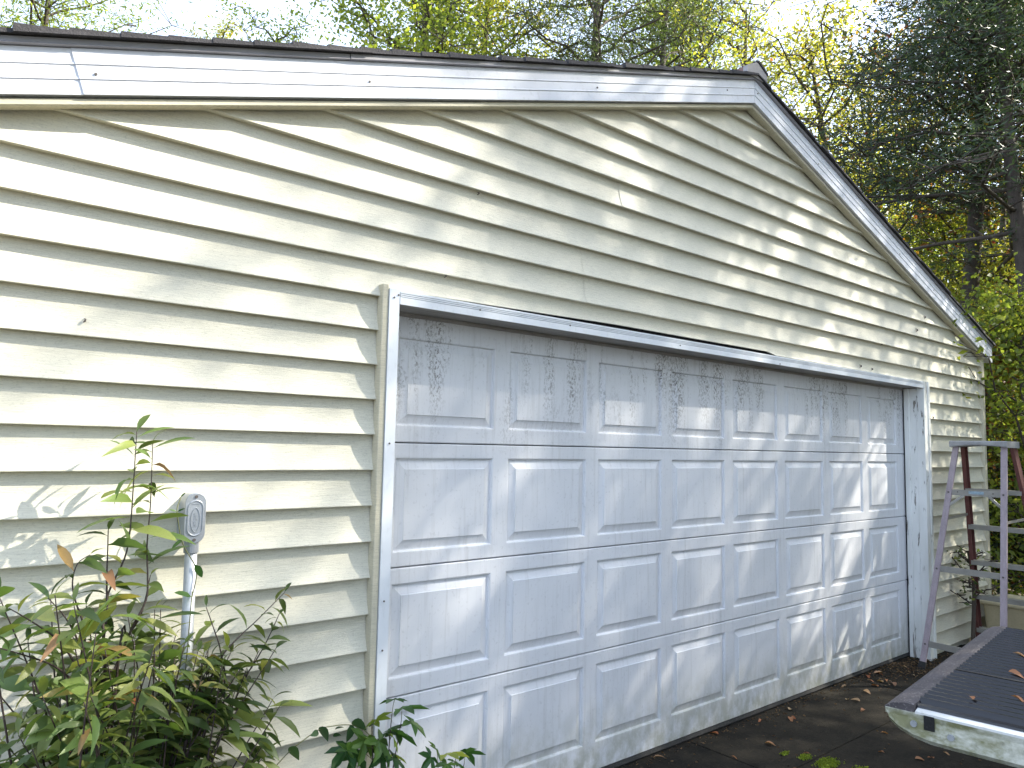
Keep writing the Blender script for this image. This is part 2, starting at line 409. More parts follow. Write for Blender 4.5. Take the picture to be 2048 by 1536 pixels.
# --- rake boards
def along(s, x0, x1, prof_yz, name, mat, parent=P, bevel=0, sh=(0, 0)):
    """bar following the rake: prof_yz offsets (y, dz) about the fascia's lower edge; s=-1 left, +1 right"""
    m = MB(); k = len(prof_yz)
    for x, h_ in ((x0, sh[0]), (x1, sh[1])):
        for y, dz in prof_yz: q = x-h_*dz; m.v.append((q, y, rake(q)+dz))
    for i in range(k): m.f.append((i, (i+1) % k, k+(i+1) % k, k+i))
    m.f.append(tuple(range(k))); m.f.append(tuple(range(k, 2*k))[::-1])
    return m.build(name, mat, parent, bevel=bevel)
FH = .142
def fprof(y=-.05):
    a = []
    for c in (.048, .094): a += [(y, c-.004), (y-.003, c-.0015), (y-.003, c+.0015), (y, c+.004)]
    return [(.0, .0), (y, .0)] + a + [(y, FH), (.0, FH)]
EXT = .145
fa = along(-1, XL-EXT, -.87, fprof(-.047), 'fascia_board', M['white_alum'], sh=(0, .3))
fb = along(-1, -.877, AX-.002, fprof(-.050), 'fascia_board', M['white_alum'], sh=(.3, 0))
fc = along(1, AX+.002, XR+.125, fprof(-.050), 'fascia_board', M['white_alum'])
# fascia nails
for u, v, par in ((192, 148, fb), (740, 163, fb), (1195, 175, fb), (1455, 180, fb), (1637, 328, fc), (1516, 187, fc), (1728, 420, fc), (1800, 508, fc), (1868, 580, fc)):
    c = at_y(u, v, -.052); m = MB()
    m.tube([(c.x, -.0485, c.z), (c.x, -.0535, c.z)], .0042, 8); m.build('nail', M['screw'], par)
# drip edge (three lengths) and cream channel below
dprof = [(-.0, FH+.002), (-.058, FH+.002), (-.064, FH+.004), (-.060, FH+.010), (-.060, FH+.024), (-.0, FH+.024)]
along(-1, XL-EXT-.01, -.03, dprof, 'drip_edge', M['drip']); along(-1, -.027, AX-.001, [(y-.002, z) for y, z in dprof], 'drip_edge', M['drip']); along(1, AX+.001, XR+.135, dprof, 'drip_edge', M['drip'])
cprof = [(.0, -.004), (-.026, -.003), (-.034, -.008), (-.034, -.024), (-.028, -.028), (.012, -.026)]
along(-1, XL, .62, [(y-.002, z-.002) for y, z in cprof], 'cream_channel', M['siding_trim'])
along(-1, .605, AX-.0, cprof, 'cream_channel', M['siding_trim']); along(1, AX, XR-.02, cprof, 'cream_channel', M['siding_trim'])
# eave boards
for x0, x1 in ((XR+.105, XR+.124), (XL-.143, XL-.124)):
    MB().box(x0, x1, -.0, 7.45, rake(x0)-.004, rake(x0)+.15).build('eave_board', M['white_alum'], P)
    xi = XR-.01 if x0 > 0 else XL+.01
    MB().box(min(xi, x0+.004), max(xi, x0), .07, 7.42, rake(x0)+.004, rake(x0)+.014).build('eave_soffit', M['white_alum'], P)
# roof decks and shingle courses
TH = FH+.024
for s in (-1, 1):
    xe = AX+s*(XR+.15-AX)
    m = MB()
    m.v += [(AX, -.055, AZ+TH), (xe, -.055, rake(xe)+TH), (xe, 7.5, rake(xe)+TH), (AX, 7.5, AZ+TH)]; m.f.append((0, 1, 2, 3) if s < 0 else (3, 2, 1, 0))
    deck = m.build('roof', M['shingle'], P, fix=False)
    n = 30; L = abs(xe-AX)
    for i in range(n):
        d0 = L*(i+1)/n+.012; d1 = max(0, d0-L/n*1.35)
        ov = -.078+rnd.uniform(-.007, .007); m = MB(); t0 = .023+rnd.uniform(-.003, .005)
        xa, xb = AX+s*d0, AX+s*d1
        # butt end thick, upper end thin; front edge slightly wavy
        pa = [(xa, ov, rake(xa)+TH+.003), (xa, ov+.004, rake(xa)+TH+.003+t0), (xb, ov+.003, rake(xb)+TH+.013), (xb, ov, rake(xb)+TH+.002)]
        pb = [(x, 7.52, z) for x, y, z in pa]
        m.v += pa+pb; m.f += [(0, 1, 2, 3), (7, 6, 5, 4), (0, 4, 5, 1), (1, 5, 6, 2), (2, 6, 7, 3), (3, 7, 4, 0)]
        m.build('shingle_course', M['shingle'], deck)
# ridge vent set back from the gable end
rv = MB(); z = AZ+TH+.012
rv.prism([(AX-.11, z-.03), (AX-.105, z+.022), (AX-.01, z+.066), (AX+.01, z+.066), (AX+.105, z+.022), (AX+.11, z-.03)], 'y', -.04, 7.2)
rvo = rv.build('ridge_vent', M['vent'], P)
rc = MB(); rc.prism([(AX-.11, z-.03), (AX-.108, z+.022), (AX-.01, z+.072), (AX+.01, z+.072), (AX+.108, z+.022), (AX+.11, z-.03)], 'y', -.07, -.04); rc.build('ridge_end_cap', M['vent_grey'], rvo)
rc = MB(); rc.prism([(AX-.0, z+.074), (AX+.02, z+.073), (AX+.115, z+.024), (AX+.115, z+.04), (AX+.03, z+.088), (AX, z+.088)], 'y', -.074, 7.2); rc.build('ridge_shingle', M['shingle'], rvo)

# old mud-dauber dabs and stuck bits on the siding
for u, v, r in ((170, 640, .0045), (892, 552, .004), (958, 386, .0045), (1834, 660, .009), (1850, 634, .008), (1851, 646, .006), (1764, 688, .006), (1722, 732, .007), (1745, 738, .006), (1866, 835, .008)):
    c = at_y(u, v, .006); MB().tube([(c.x, c.y+.012, c.z+r*1.3), (c.x+.001, c.y-r*.5, c.z+r*.4), (c.x, c.y-r*.4, c.z-r*.6), (c.x-.002, c.y+.01, c.z-r*1.2)], [r*.3, r*.6, r*.7, r*.3], 7).build('mud_dab', M['screw'], P, smooth=True)
# --- opening trim
# left casing: cream channel + white board
MB().prism([(.166, -.022), (.19, -.026), (.19, .02), (.166, .02)], 'z', GZ+.02, 2.135).build('casing_channel', M['siding_trim'], P, bevel=.003)
m = MB(); m.prism([(.1925, -.030), (.236, -.030), (.239, -.026), (.239, .16), (.225, .16), (.225, .0), (.1925, .0)], 'z', GZ+.02, 2.119); m.build('side_casing', M['trim_white'], P)
# header casing, two lengths lapped, with fine grooves
def header(x0, x1, y, name='header_casing'):
    pr = [(.01, HT+.012), (y, HT)]
    for c in (.030, .037, .044): pr += [(y, HT+c-.0014), (y+.006, HT+c), (y, HT+c+.0014)]
    pr += [(y, HT+.052), (y+.006, HT+.055), (.012, HT+.055)]
    m = MB(); m.prism(pr, 'x', x0, x1); return m.build(name, M['trim_white'], P)
h1 = header(.2395, 2.72, -.0305); h2 = header(2.70, DR-.002, -.0285)
for u, v in ((797, 590), (960, 620), (1140, 651), (1360, 691), (1560, 728)):
    c = at_y(u, v, -.03); MB().tube([(c.x, -.028, c.z), (c.x, -.0335, c.z)], .0035, 7).build('nail', M['screw'], h1 if c.x < 2.7 else h2)
for zz in (2.085, 1.52, .93, .75): MB().tube([(.212, -.0285, zz), (.212, -.0335, zz)], .0035, 7).build('nail', M['screw'], P)
# underside of the header and head jamb boards
m = MB(); m.box(DL, DR, -.022, .045, HT+.001, HT+.02); m.build('head_jamb', M['soffit_wood'], P, bevel=.002)
m = MB(); m.box(DL, DR, .048, .165, HT+.004, HT+.03); m.build('head_jamb', M['soffit_wood'], P, bevel=.002)
MB().box(DL, DR, .128, .137, HT-.012, HT+.003).build('door_stop', M['soffit_wood'], P)
# right jamb: casing, jamb board, stop
m = MB(); m.prism([(DR, -.030), (DR+.035, -.030), (DR+.038, -.024), (DR+.082, -.024), (DR+.085, -.030), (DR+.118, -.030), (DR+.122, -.02), (DR+.122, .03), (DR, .03)], 'z', GZ+.0, 2.119); m.build('side_casing', M['peel'], P)
MB().box(DR+.001, DR+.03, .031, .118, GZ, HT+.0).build('side_jamb', M['peel'], P, bevel=.003)
MB().box(DR-.012, DR+.02, .085, .125, GZ, HT-.0).build('door_stop', M['peel'], P, bevel=.004)
MB().box(DR+.012, DR+.03, .126, .2, GZ, HT).build('jamb_gap', M['black'], P)
MB().box(DL-.02, DL-.004, .1, .2, GZ, HT).build('jamb_gap', M['black'], P)

# --- overhead door: four sections, eight raised panels each
PX, PP, PW = .9383-.597, .597, .512
secs = [(1.526, 2.075, 1.593, 1.965), (1.018, 1.522, 1.076, 1.464), (.5056, 1.014, .574, .953), (-.072, .5016, .061, .443)]
DXL, DXR = .226, 5.168
def panel_mesh(w, h):
    m = MB(); rings = [(0, 0), (.004, .0015), (.008, .013), (.013, .013), (.048, .003), (.0495, -.001)]
    for ins, y in rings: m.v += [(ins, y, ins), (w-ins, y, ins), (w-ins, y, h-ins), (ins, y, h-ins)]
    for r in range(len(rings)-1):
        for i in range(4): a = r*4; m.f.append((a+i, a+(i+1) % 4, a+4+(i+1) % 4, a+4+i))
    a = (len(rings)-1)*4; m.f.append((a, a+1, a+2, a+3)); return m.mesh('raised_panel')
for si, (z0, z1, p0, p1) in enumerate(secs):
    m = MB(); xs = [DXL]
    for i in range(8): xs += [PX+i*PP, PX+i*PP+PW]
    xs.append(DXR); y = DY
    # stiles and rails as one pressed face with eight openings
    for a, b in ((z0+.004, p0), (p1, z1-.004)):
        for i in range(len(xs)-1): m.quad((xs[i], y, a), (xs[i+1], y, a), (xs[i+1], y, b), (xs[i], y, b))
    for i in range(0, len(xs)-1, 2): m.quad((xs[i], y, p0), (xs[i+1], y, p0), (xs[i+1], y, p1), (xs[i], y, p1))
    for za, zb, ya in ((z1-.004, z1, y+.006), (z0+.004, z0, y+.006)):
        m.quad((xs[0], y, za), (xs[-1], y, za), (xs[-1], ya, zb), (xs[0], ya, zb)); m.quad((xs[0], ya, zb), (xs[-1], ya, zb), (xs[-1], y+.04, zb), (xs[0], y+.04, zb))
    so_ = m.build('door_section', M['door'], P, fix=False)
    tag(so_, ['top section of the white overhead door with mildew specks', 'second section of the white overhead door', 'third section of the white overhead door', 'bottom section of the white overhead door with algae stains'][si])
    pm = None
    for i in range(8):
        me = panel_mesh(PW, p1-p0)
        for q in me.vertices: q.co += Vector((PX+i*PP, y, p0))
        link('raised_panel', me, M['door'], so_)
MB().box(DXL, DXR, DY+.045, DY+.06, GZ, 2.08).build('door_backing', M['black'], P)
MB().prism([(DY-.004, GZ+.0), (DY-.010, GZ+.012), (DY-.002, GZ+.029), (DY+.04, GZ+.029), (DY+.04, GZ)], 'x', DXL, DXR).build('bottom_seal', M['rubber'], P)

# ================================================================== conduit with fitting
cx, cy = -.497, -.047
con = empty('conduit', (cx, cy, GZ), 'grey metal conduit rising on the siding to an oval cast fitting', 'conduit')
MB().tube([(cx+.008, cy, GZ-.05), (cx+.004, cy, .6), (cx, cy, 1.19)], .0185, 20).build('pipe', M['galv_pipe'], con, smooth=True)
MB().tube([(cx, cy, 1.165), (cx, cy, 1.205)], .0225, 20).build('hub', M['galv'], con, smooth=False)
def stad(w, z0, z1, n=14):
    r = w/2; pts = []
    for i in range(n+1): t = math.pi*i/n; pts.append((cx+r*math.cos(t), z1-r+r*math.sin(t)))
    for i in range(n+1): t = math.pi+math.pi*i/n; pts.append((cx+r*math.cos(t), z0+r+r*math.sin(t)))
    return pts
def stad_loft(rows):
    m = MB(); k = None
    for w, z0, z1, y in rows:
        pr = stad(w, z0, z1); k = len(pr); m.v += [(x, y, z) for x, z in pr]
    for r in range(len(rows)-1):
        for i in range(k): m.f.append((r*k+i, r*k+(i+1) % k, (r+1)*k+(i+1) % k, (r+1)*k+i))
    m.f.append(tuple(range((len(rows)-1)*k, len(rows)*k))); m.f.append(tuple(range(k))[::-1]); return m
fz0, fz1 = 1.196, 1.350
body = stad_loft([(.056, fz0+.004, fz1-.004, .02), (.058, fz0+.002, fz1-.002, -.04), (.060, fz0, fz1, -.064)]).build('fitting_body', M['galv'], con)
cov = stad_loft([(.064, fz0-.002, fz1+.002, -.0645), (.064, fz0-.002, fz1+.002, -.069), (.061, fz0, fz1, -.071), (.050, fz0+.020, fz1-.020, -.071), (.047, fz0+.022, fz1-.022, -.0735), (.043, fz0+.024, fz1-.024, -.0735), (.041, fz0+.026, fz1-.026, -.0715)]).build('cover', M['galv'], con)
for zz in (fz0+.010, fz1-.010): MB().tube([(cx, -.0705, zz), (cx, -.0735, zz)], .005, 10).build('screw', M['screw'], cov)
# raised pointed-oval emblem with worn cast marks
m = MB(); zc = 1.268; ov = []
for i in range(33):
    t = 2*math.pi*i/32; ov.append((cx+.0135*math.cos(t)*abs(math.cos(t))**.15, -.0722, zc+.037*math.sin(t)))
m.tube(ov, .0011, 6); m.build('emblem_ring', M['galv'], cov)
m = MB()
for i, (a, b) in enumerate(((.018, 0), (.009, 1), (0, 2), (-.009, 0), (-.018, 1))):
    z = zc+a; x = cx
    m.box(x-.005, x+.005, -.0726, -.0712, z-.003, z-.0018); m.box(x-.005, x+.005, -.0726, -.0712, z+.0018, z+.003)
    m.box(x-.005+.004*b, x-.0035+.004*b, -.0726, -.0712, z-.002, z+.002)
m.build('cast_marks', M['galv'], cov)
MB().box(cx-.011, cx+.011, -.0727, -.0712, 1.317, 1.3185).build('cast_line', M['galv'], cov)
for zz in (.30,):
    MB().box(cx-.032, cx+.040, cy-.021, .016, zz-.01, zz+.01).build('pipe_strap', M['galv'], con, bevel=.004)

# ================================================================== leaves
def leaf_mesh(name, outline, bend, fold, mat):
    """outline: list of (t along, half width); folded along the midrib and drooping; unit length along +x"""
    m = MB(); mid = []; lf = []; rg = []
    for i, (t, wd) in enumerate(outline):
        z = -bend*t*t; x = t*(1-.25*bend*t)
        mid.append((x, 0, z)); lf.append((x, wd, z+wd*fold)); rg.append((x, -wd, z+wd*fold))
    n = len(outline); m.v = mid+lf+rg
    for i in range(n-1):
        m.f.append((i, i+1, n+i+1, n+i)); m.f.append((i+1, i, 2*n+i, 2*n+i+1))
    me = m.mesh(name, True); me.materials.append(mat); return me
lance = [(0, .008), (.1, .02), (.28, .085), (.5, .105), (.72, .085), (.9, .035), (1, .002)]
lance2 = [(0, .008), (.12, .03), (.3, .12), (.5, .125), (.75, .10), (.92, .045), (1, .002)]
ovate = [(0, .02), (.06, .16), (.2, .29), (.4, .31), (.65, .23), (.88, .09), (1, .004)]
LM = {'l0': leaf_mesh('leaf', lance, .15, .5, LF['shrub']), 'l1': leaf_mesh('leaf', lance, .5, .35, LF['shrub']), 'l2': leaf_mesh('leaf', lance2, .3, .3, LF['shrub']), 'l3': leaf_mesh('leaf', lance, .85, .6, LF['shrub']),
      'ld': leaf_mesh('leaf', lance2, .9, .9, LF['dry']), 'ov': leaf_mesh('leaf', ovate, .25, .25, LF['vine'])}
def star_mesh(mat, lobes=5, seed=0):
    rr = random.Random(seed); m = MB(); m.v.append((0, 0, 0)); spread = math.radians(230); pts = []
    for i in range(lobes):
        a = -spread/2+spread*i/(lobes-1); L = (1-.28*abs(a)/(spread/2))*rr.uniform(.92, 1.05); da = spread/(lobes-1)
        dr = -.22*L*L*rr.uniform(.5, 1.6)
        for f, rad, z in ((-.5, .40, .04), (-.27, .70, -.02), (0, 1.0, -.22), (.27, .70, -.02)):
            r = rad*L; aa = a+f*da; pts.append((r*math.cos(aa), r*math.sin(aa), z*rr.uniform(.7, 1.3) if rad < 1 else dr))
        # midrib mid-point keeps a crease
    a = spread/2+.5*spread/(lobes-1); pts.append((.3*math.cos(a), .3*math.sin(a), .02))
    m.v += pts
    for i in range(1, len(pts)): m.f.append((0, i, i+1))
    me = m.mesh('leaf'); me.materials.append(mat); return me
SM = [star_mesh(LF['gum'], 5, s) for s in range(3)]; SMY = [star_mesh(LF['gum_y'], 5, s+9) for s in range(2)]
def leaf_matrix(pos, direc, size, roll, width=1):
    d = Vector(direc).normalized(); s = Vector((0, 0, 1)).cross(d)
    if s.length < .05: s = Vector((1, 0, 0))
    s.normalize(); n = d.cross(s)
    c, q = math.cos(roll), math.sin(roll); s2 = s*c+n*q; n2 = n*c-s*q
    return Matrix(((d.x*size, s2.x*size*width, n2.x*size, pos[0]), (d.y*size, s2.y*size*width, n2.y*size, pos[1]), (d.z*size, s2.z*size*width, n2.z*size, pos[2]), (0, 0, 0, 1)))
def put(me, mat4, parent, name='leaf'):
    o = bpy.data.objects.new(name, me); COL.objects.link(o); o.parent = parent; o.matrix_parent_inverse = pinv(parent); o.matrix_basis = mat4; return o

# ================================================================== shrub in front of the siding
shrub = empty('shrub', (-.72, -.28, GZ), 'leggy shrub with narrow green leaves growing beside the conduit', 'shrub')
def C6(x, y): return (x/2.194, 836+y/2.194)
def smooth_path(pts, n=4):
    out = []
    for i in range(len(pts)-1):
        p0, p1, p2, p3 = pts[max(i-1, 0)], pts[i], pts[i+1], pts[min(i+2, len(pts)-1)]
        for k in range(n):
            t = k/n; out.append(.5*((2*p1)+(p2-p0)*t+(2*p0-5*p1+4*p2-p3)*t*t+(3*p1-p0-3*p2+p3)*t**3))
    out.append(pts[-1]); return out
base = Vector((-.70, -.27, GZ))
stems = [  # (pixel polyline in the crop, depth y at the tip, leaves from fraction, number of leaves, size)
 ([(600, 60), (585, 300), (570, 500), (545, 620), (475, 770), (468, 880), (440, 1060), (420, 1240)], -.13, .0, 46, .125),
 ([(670, 110), (660, 380), (645, 560), (648, 700), (640, 800), (575, 930), (505, 1100), (450, 1260)], -.11, .0, 46, .12),
 ([(475, 490), (472, 600), (468, 720), (470, 880), (455, 1000)], -.16, .0, 22, .11),
 ([(395, 600), (340, 640), (318, 720), (330, 800), (372, 930), (368, 1060), (380, 1190), (395, 1270)], -.22, .0, 28, .11),
 ([(905, 830), (940, 930), (965, 1010), (985, 1170), (880, 1260), (815, 1320), (806, 1480)], -.12, .0, 30, .10),
 ([(1250, 765), (1130, 885), (1060, 950), (985, 1030), (930, 1130), (850, 1280), (812, 1420)], -.10, .0, 30, .095),
 ([(1225, 860), (1170, 980), (1100, 1100), (1020, 1200), (950, 1290), (870, 1450)], -.13, .0, 30, .095),
 ([(40, 835), (150, 900), (260, 980), (340, 1100), (390, 1250)], -.35, .0, 14, .12),
 ([(0, 1010), (120, 1045), (240, 1090), (330, 1170), (400, 1290)], -.38, .0, 16, .11),
 ([(210, 790), (290, 880), (350, 1000), (380, 1150)], -.27, .0, 14, .11),
 ([(660, 690), (620, 860), (560, 960), (520, 1060)], -.15, .0, 12, .09),
]
ST = []
for poly, ytip, f0, nl, size in stems:
    pts = []
    for i, q in enumerate(poly):
        f = i/(len(poly)-1); y = ytip+( -.24-ytip)*f*.8
        pts.append(at_y(*C6(*q), y))
    pts.append(base+Vector((rnd.uniform(-.08, .1), rnd.uniform(-.05, .05), 0)))
    ST.append((smooth_path(pts, 4), nl, size, .0, .78))
# dense lower mass: many twigs fanning from the base
for i in range(96):
    u = rnd.uniform(-40, 430) if rnd.random() < .66 else rnd.uniform(300, 560)
    vt = 1175 if u < 120 else 1200 if u < 340 else 1260
    v = rnd.uniform(vt, 1600); y = rnd.uniform(-.52, -.10) if u < 330 else rnd.uniform(-.25, -.08)
    tip = at_y(u, v, y); b = base+Vector((rnd.uniform(-.1, .1), rnd.uniform(-.08, .08), 0))
    mid = b.lerp(tip, .55)+Vector((rnd.uniform(-.05, .05), rnd.uniform(-.05, .03), .08))
    ST.append((smooth_path([tip, mid, b], 6), rnd.randint(16, 22), rnd.uniform(.08, .13), 0, .6))
lance_pool = []
for path, nl, size, f0, f1 in ST:
    n = len(path); rad = [.0012+.0030*(i/(n-1))**.9 for i in range(n)]
    MB().tube(path, rad, 6).build('stem', M['twig'], shrub, smooth=True, fix=False)
    L = [0]
    for a, b in zip(path[:-1], path[1:]): L.append(L[-1]+(b-a).length)
    for k in range(nl):
        d = L[-1]*(f0+(f1-f0)*((k+rnd.random()*.5)/nl)**1.4)
        i = max(j for j in range(n) if L[j] <= d+1e-9); i = min(i, n-2)
        t = (d-L[i])/max(1e-6, L[i+1]-L[i]); p = path[i].lerp(path[i+1], t); ax = (path[i]-path[i+1]).normalized()
        ang = k*2.4+rnd.uniform(-.4, .4); o1 = ax.orthogonal().normalized(); o2 = ax.cross(o1)
        out = o1*math.cos(ang)+o2*math.sin(ang)
        dirv = out*rnd.uniform(.7, 1.1)+ax*rnd.uniform(.15, .8)+Vector((0, -.12, rnd.uniform(-.35, .2)))
        if k == 0: dirv = ax+out*.4
        if p.y > -.10 and dirv.y > 0: dirv.y *= -.4
        s = size*1.0*rnd.uniform(.65, 1.25)*(.6 if k < 2 else 1)
        lance_pool.append((p, dirv, s, rnd.uniform(-1.1, .5), rnd.uniform(.95, 1.5)))
def keyed(e): return e[0].z
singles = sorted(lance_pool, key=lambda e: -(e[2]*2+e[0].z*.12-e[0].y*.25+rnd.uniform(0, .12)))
for i, (p, d, s, r, wd) in enumerate(singles[:290]):
    me = LM['ld'] if rnd.random() < .035 else LM[rnd.choice(['l0', 'l0', 'l1', 'l2', 'l3'])]
    put(me, leaf_matrix(p, d, s*(.6 if me is LM['ld'] else 1), r, wd), shrub)
def merge_leaves(name, base_me, mats, mat, parent, n=None):
    bv = np.array([v.co[:] for v in base_me.vertices]); bf = [tuple(p.vertices) for p in base_me.polygons]
    V = []; F = []; R_ = []
    for i, m4 in enumerate(mats):
        A = np.array(m4); V.append(bv@A[:3, :3].T+A[:3, 3]); o = i*len(bv); F += [tuple(o+q for q in f) for f in bf]; R_ += [rnd.random()]*len(bf)
    me = bpy.data.meshes.new(name); me.from_pydata(np.concatenate(V).tolist(), [], F); me.polygons.foreach_set('use_smooth', [True]*len(F))
    at = me.attributes.new('rnd', 'FLOAT', 'FACE'); at.data.foreach_set('value', R_); me.materials.append(mat)
    return tag(link(name, me, None, parent), kind='stuff')
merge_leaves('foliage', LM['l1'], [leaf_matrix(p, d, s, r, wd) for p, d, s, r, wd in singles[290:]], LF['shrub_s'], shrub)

# ================================================================== sweetgum saplings and honeysuckle vine by the door jamb
def C5(x, y): return (540+x/4.452, 1360+y/4.452)
def sapling(basex, basey, leaves, label, group, stem_y):
    b = Vector((basex, basey, GZ)); s = empty('sapling', b, label, 'sapling', group)
    ps = [at_y(*C5(l[0], l[1]), stem_y) for l in leaves]; mxx = sum(p.x for p in ps)/len(ps); mz = max(p.z for p in ps)-.03
    mains = []
    for k, o in enumerate((-.05, .03, .07)):
        mp_ = smooth_path([b+Vector((o*.2, 0, 0)), Vector((mxx+o*.5+.012*math.sin(k*3), stem_y+.02, b.z+(mz-b.z)*.5)), Vector((mxx+o, stem_y, mz-abs(o)*.8))], 8); mains.append(mp_)
        MB().tube(mp_, [.004-.0026*i/16 for i in range(17)], 6).build('stem', M['twig'], s, smooth=True, fix=False)
    for j, (x, yv, size, ang, pale) in enumerate(leaves):
        y = stem_y+rnd.uniform(-.05, .03); p = at_y(*C5(x, yv), y)
        a = math.radians(ang); dirv = Vector((math.cos(a)*.8, -.45, math.sin(a)*.8-.12))
        c0 = p-dirv.normalized()*size*.25
        q0 = min((q for mp_ in mains for q in mp_), key=lambda q: (q-c0).length+(.2 if q.z > c0.z-.01 else 0))
        MB().tube(smooth_path([q0, q0.lerp(c0, .5)+Vector((0, 0, .012)), c0], 4), .0012, 5).build('petiole', M['vine'], s, smooth=True, fix=False)
        me = rnd.choice(SMY) if pale else rnd.choice(SM)
        put(me, leaf_matrix(c0, dirv, size*.80, rnd.uniform(-1.0, .2)), s)
    return s
sapling(.10, -.13, [(1090, 170, .085, 150, 0), (1250, 240, .12, 20, 0), (1300, 400, .10, -30, 0), (980, 330, .09, 60, 0), (1100, 430, .10, 40, 0), (1180, 490, .11, -15, 0), (830, 610, .11, -120, 0),
                    (640, 670, .11, 190, 0), (1010, 610, .12, -60, 0), (1140, 730, .10, -40, 0), (740, 720, .10, 230, 0), (1000, 720, .11, -90, 0), (1120, 560, .07, -70, 1), (900, 560, .09, 140, 0), (700, 600, .07, 90, 0), (1150, 690, .07, -20, 1)],
        'leafy sapling with dark star shaped leaves at the foot of the door casing', None, -.14)
sapling(.42, -.16, [(1640, 650, .11, 20, 1), (1480, 610, .07, 120, 0), (1800, 650, .10, 10, 0), (1410, 720, .08, 190, 0), (1680, 750, .08, -30, 0), (1560, 780, .07, 200, 0)],
        'smaller sapling with a bright yellow green star leaf before the door', None, -.16)
vine = empty('vine', (-.24, -.09, GZ), 'thin vine with oval dark leaves arching left from the sapling', 'vine')
vp = [at_y(*C5(*q), -.10) for q in ((-60, 900), (40, 780), (160, 650), (280, 550), (440, 440), (560, 410), (700, 400), (830, 440), (910, 520))]
vp = [Vector((vp[0].x-.02, -.09, GZ))]+vp
MB().tube(smooth_path(vp, 5), .0017, 6).build('stem', M['vine'], vine, smooth=True, fix=False)
for x, y, s, a in ((440, 420, .058, -50), (720, 400, .06, -100), (730, 370, .062, -25), (170, 600, .055, -45), (430, 460, .03, 190), (580, 440, .032, 20), (560, 500, .03, 10), (880, 420, .035, 30), (960, 520, .065, -80), (830, 480, .05, -120)):
    p = at_y(*C5(x, y), -.105); t = math.radians(a); put(LM['ov'], leaf_matrix(p, (math.cos(t), -.25, math.sin(t)), s, rnd.uniform(-1.1, -.5), 1.15), vine)
# vine twining the conduit
def C3(x, y): return (320+x/5.12, 960+y/5.12)
cv = empty('vine', (cx+.03, cy-.03, GZ), 'slender climbing vine with pointed leaves wound on the conduit fitting', 'vine')
cvp = [at_y(*C3(*q), y) for q, y in (((215, 180), -.05), ((180, 270), -.065), ((175, 340), -.075), ((190, 450), -.078), ((215, 600), -.08), ((250, 690), -.078), ((310, 790), -.075), ((350, 860), -.072), ((375, 960), -.07), ((360, 1065), -.07), ((330, 1200), -.07), ((300, 1500), -.075))]
cvp.append(Vector((cx-.03, cy-.03, GZ)))
MB().tube(smooth_path(cvp, 5), .0016, 6).build('stem', M['vine'], cv, smooth=True, fix=False)
vm = leaf_mesh('leaf', lance2, .2, .3, LF['gum'])
for x, y, s, a, w_ in ((210, 180, .022, 55, 1), (175, 325, .026, 155, 1), (175, 330, .026, 35, 1), (240, 598, .045, 215, 1), (350, 860, .05, -55, 1.9), (330, 1200, .06, 150, 1.6)):
    p = at_y(*C3(x, y), -.078); t = math.radians(a); put(vm, leaf_matrix(p, (math.cos(t), -.15, math.sin(t)), s, rnd.uniform(-1.2, -.6), w_), cv)

# ================================================================== stepladder
lad = empty('stepladder', (5.40, -.37, GZ), 'weathered fibreglass stepladder standing open by the door jamb', 'ladder')
LYAW = -.05
def lp(a, b, z):      # ladder local: a from near frame to far frame, b to the ladder's side (+ toward the wall)
    c, s = math.cos(LYAW), math.sin(LYAW); return Vector((5.40+a*c-b*s, -.37+a*s+b*c, GZ+z))
H = 1.715
na, fa_ = -.53, .58      # feet offsets
NT_, FT = -.07, .075     # top offsets
def near(z): f = z/H; return na+(NT_-na)*f
def far(z): f = z/H; return fa_+(FT-fa_)*f
def wn(z): f = z/H; return .275-.105*f
def wf(z): f = z/H; return .31-.125*f
for s in (-1, 1):
    a0, a1 = lp(near(0), s*wn(0), 0), lp(near(H), s*wn(H), H)
    m = MB(); m.bar(a0, a1, .018, .042, (0, 1, 0)); m.bar(a0+Vector((.016, 0, 0)), a1+Vector((.016, 0, 0)), .03, .006, (0, 1, 0))
    r_ = m.build('rear_rail', M['rail'], lad)
    for zz in (.18, .74, 1.33): c = lp(near(zz)-.0095, s*wn(zz), zz); MB().tube([c, c+Vector((-.006, 0, 0))], .007, 8).build('rivet', M['screw'], r_)
    MB().bar(lp(near(0), s*wn(0), -.004), lp(near(.05), s*wn(.05), .05), .026, .05, (0, 1, 0)).build('foot', M['rubber'], lad)
    b0, b1 = lp(far(0), s*wf(0), 0), lp(far(H), s*wf(H), H)
    m = MB(); m.bar(b0, b1, .075, .006, (0, 1, 0)); off = Vector((-.034, -s*.012, 0)); m.bar(b0+off, b1+off, .006, .026, (0, 1, 0)); off = Vector((.034, -s*.012, 0)); m.bar(b0+off, b1+off, .006, .026, (0, 1, 0))
    m.build('front_rail', M['rail_shaded'], lad)
    MB().bar(lp(far(0), s*wf(0), -.004), lp(far(.05), s*wf(.05), .05), .085, .035, (0, 1, 0)).build('foot', M['rubber'], lad)
    # spreader arm
    MB().bar(lp(near(1.12)+.02, s*wn(1.12)*.98, 1.12), lp(far(1.12)-.02, s*wf(1.12)*.94, 1.14), .004, .02).build('spreader', M['alum'], lad)
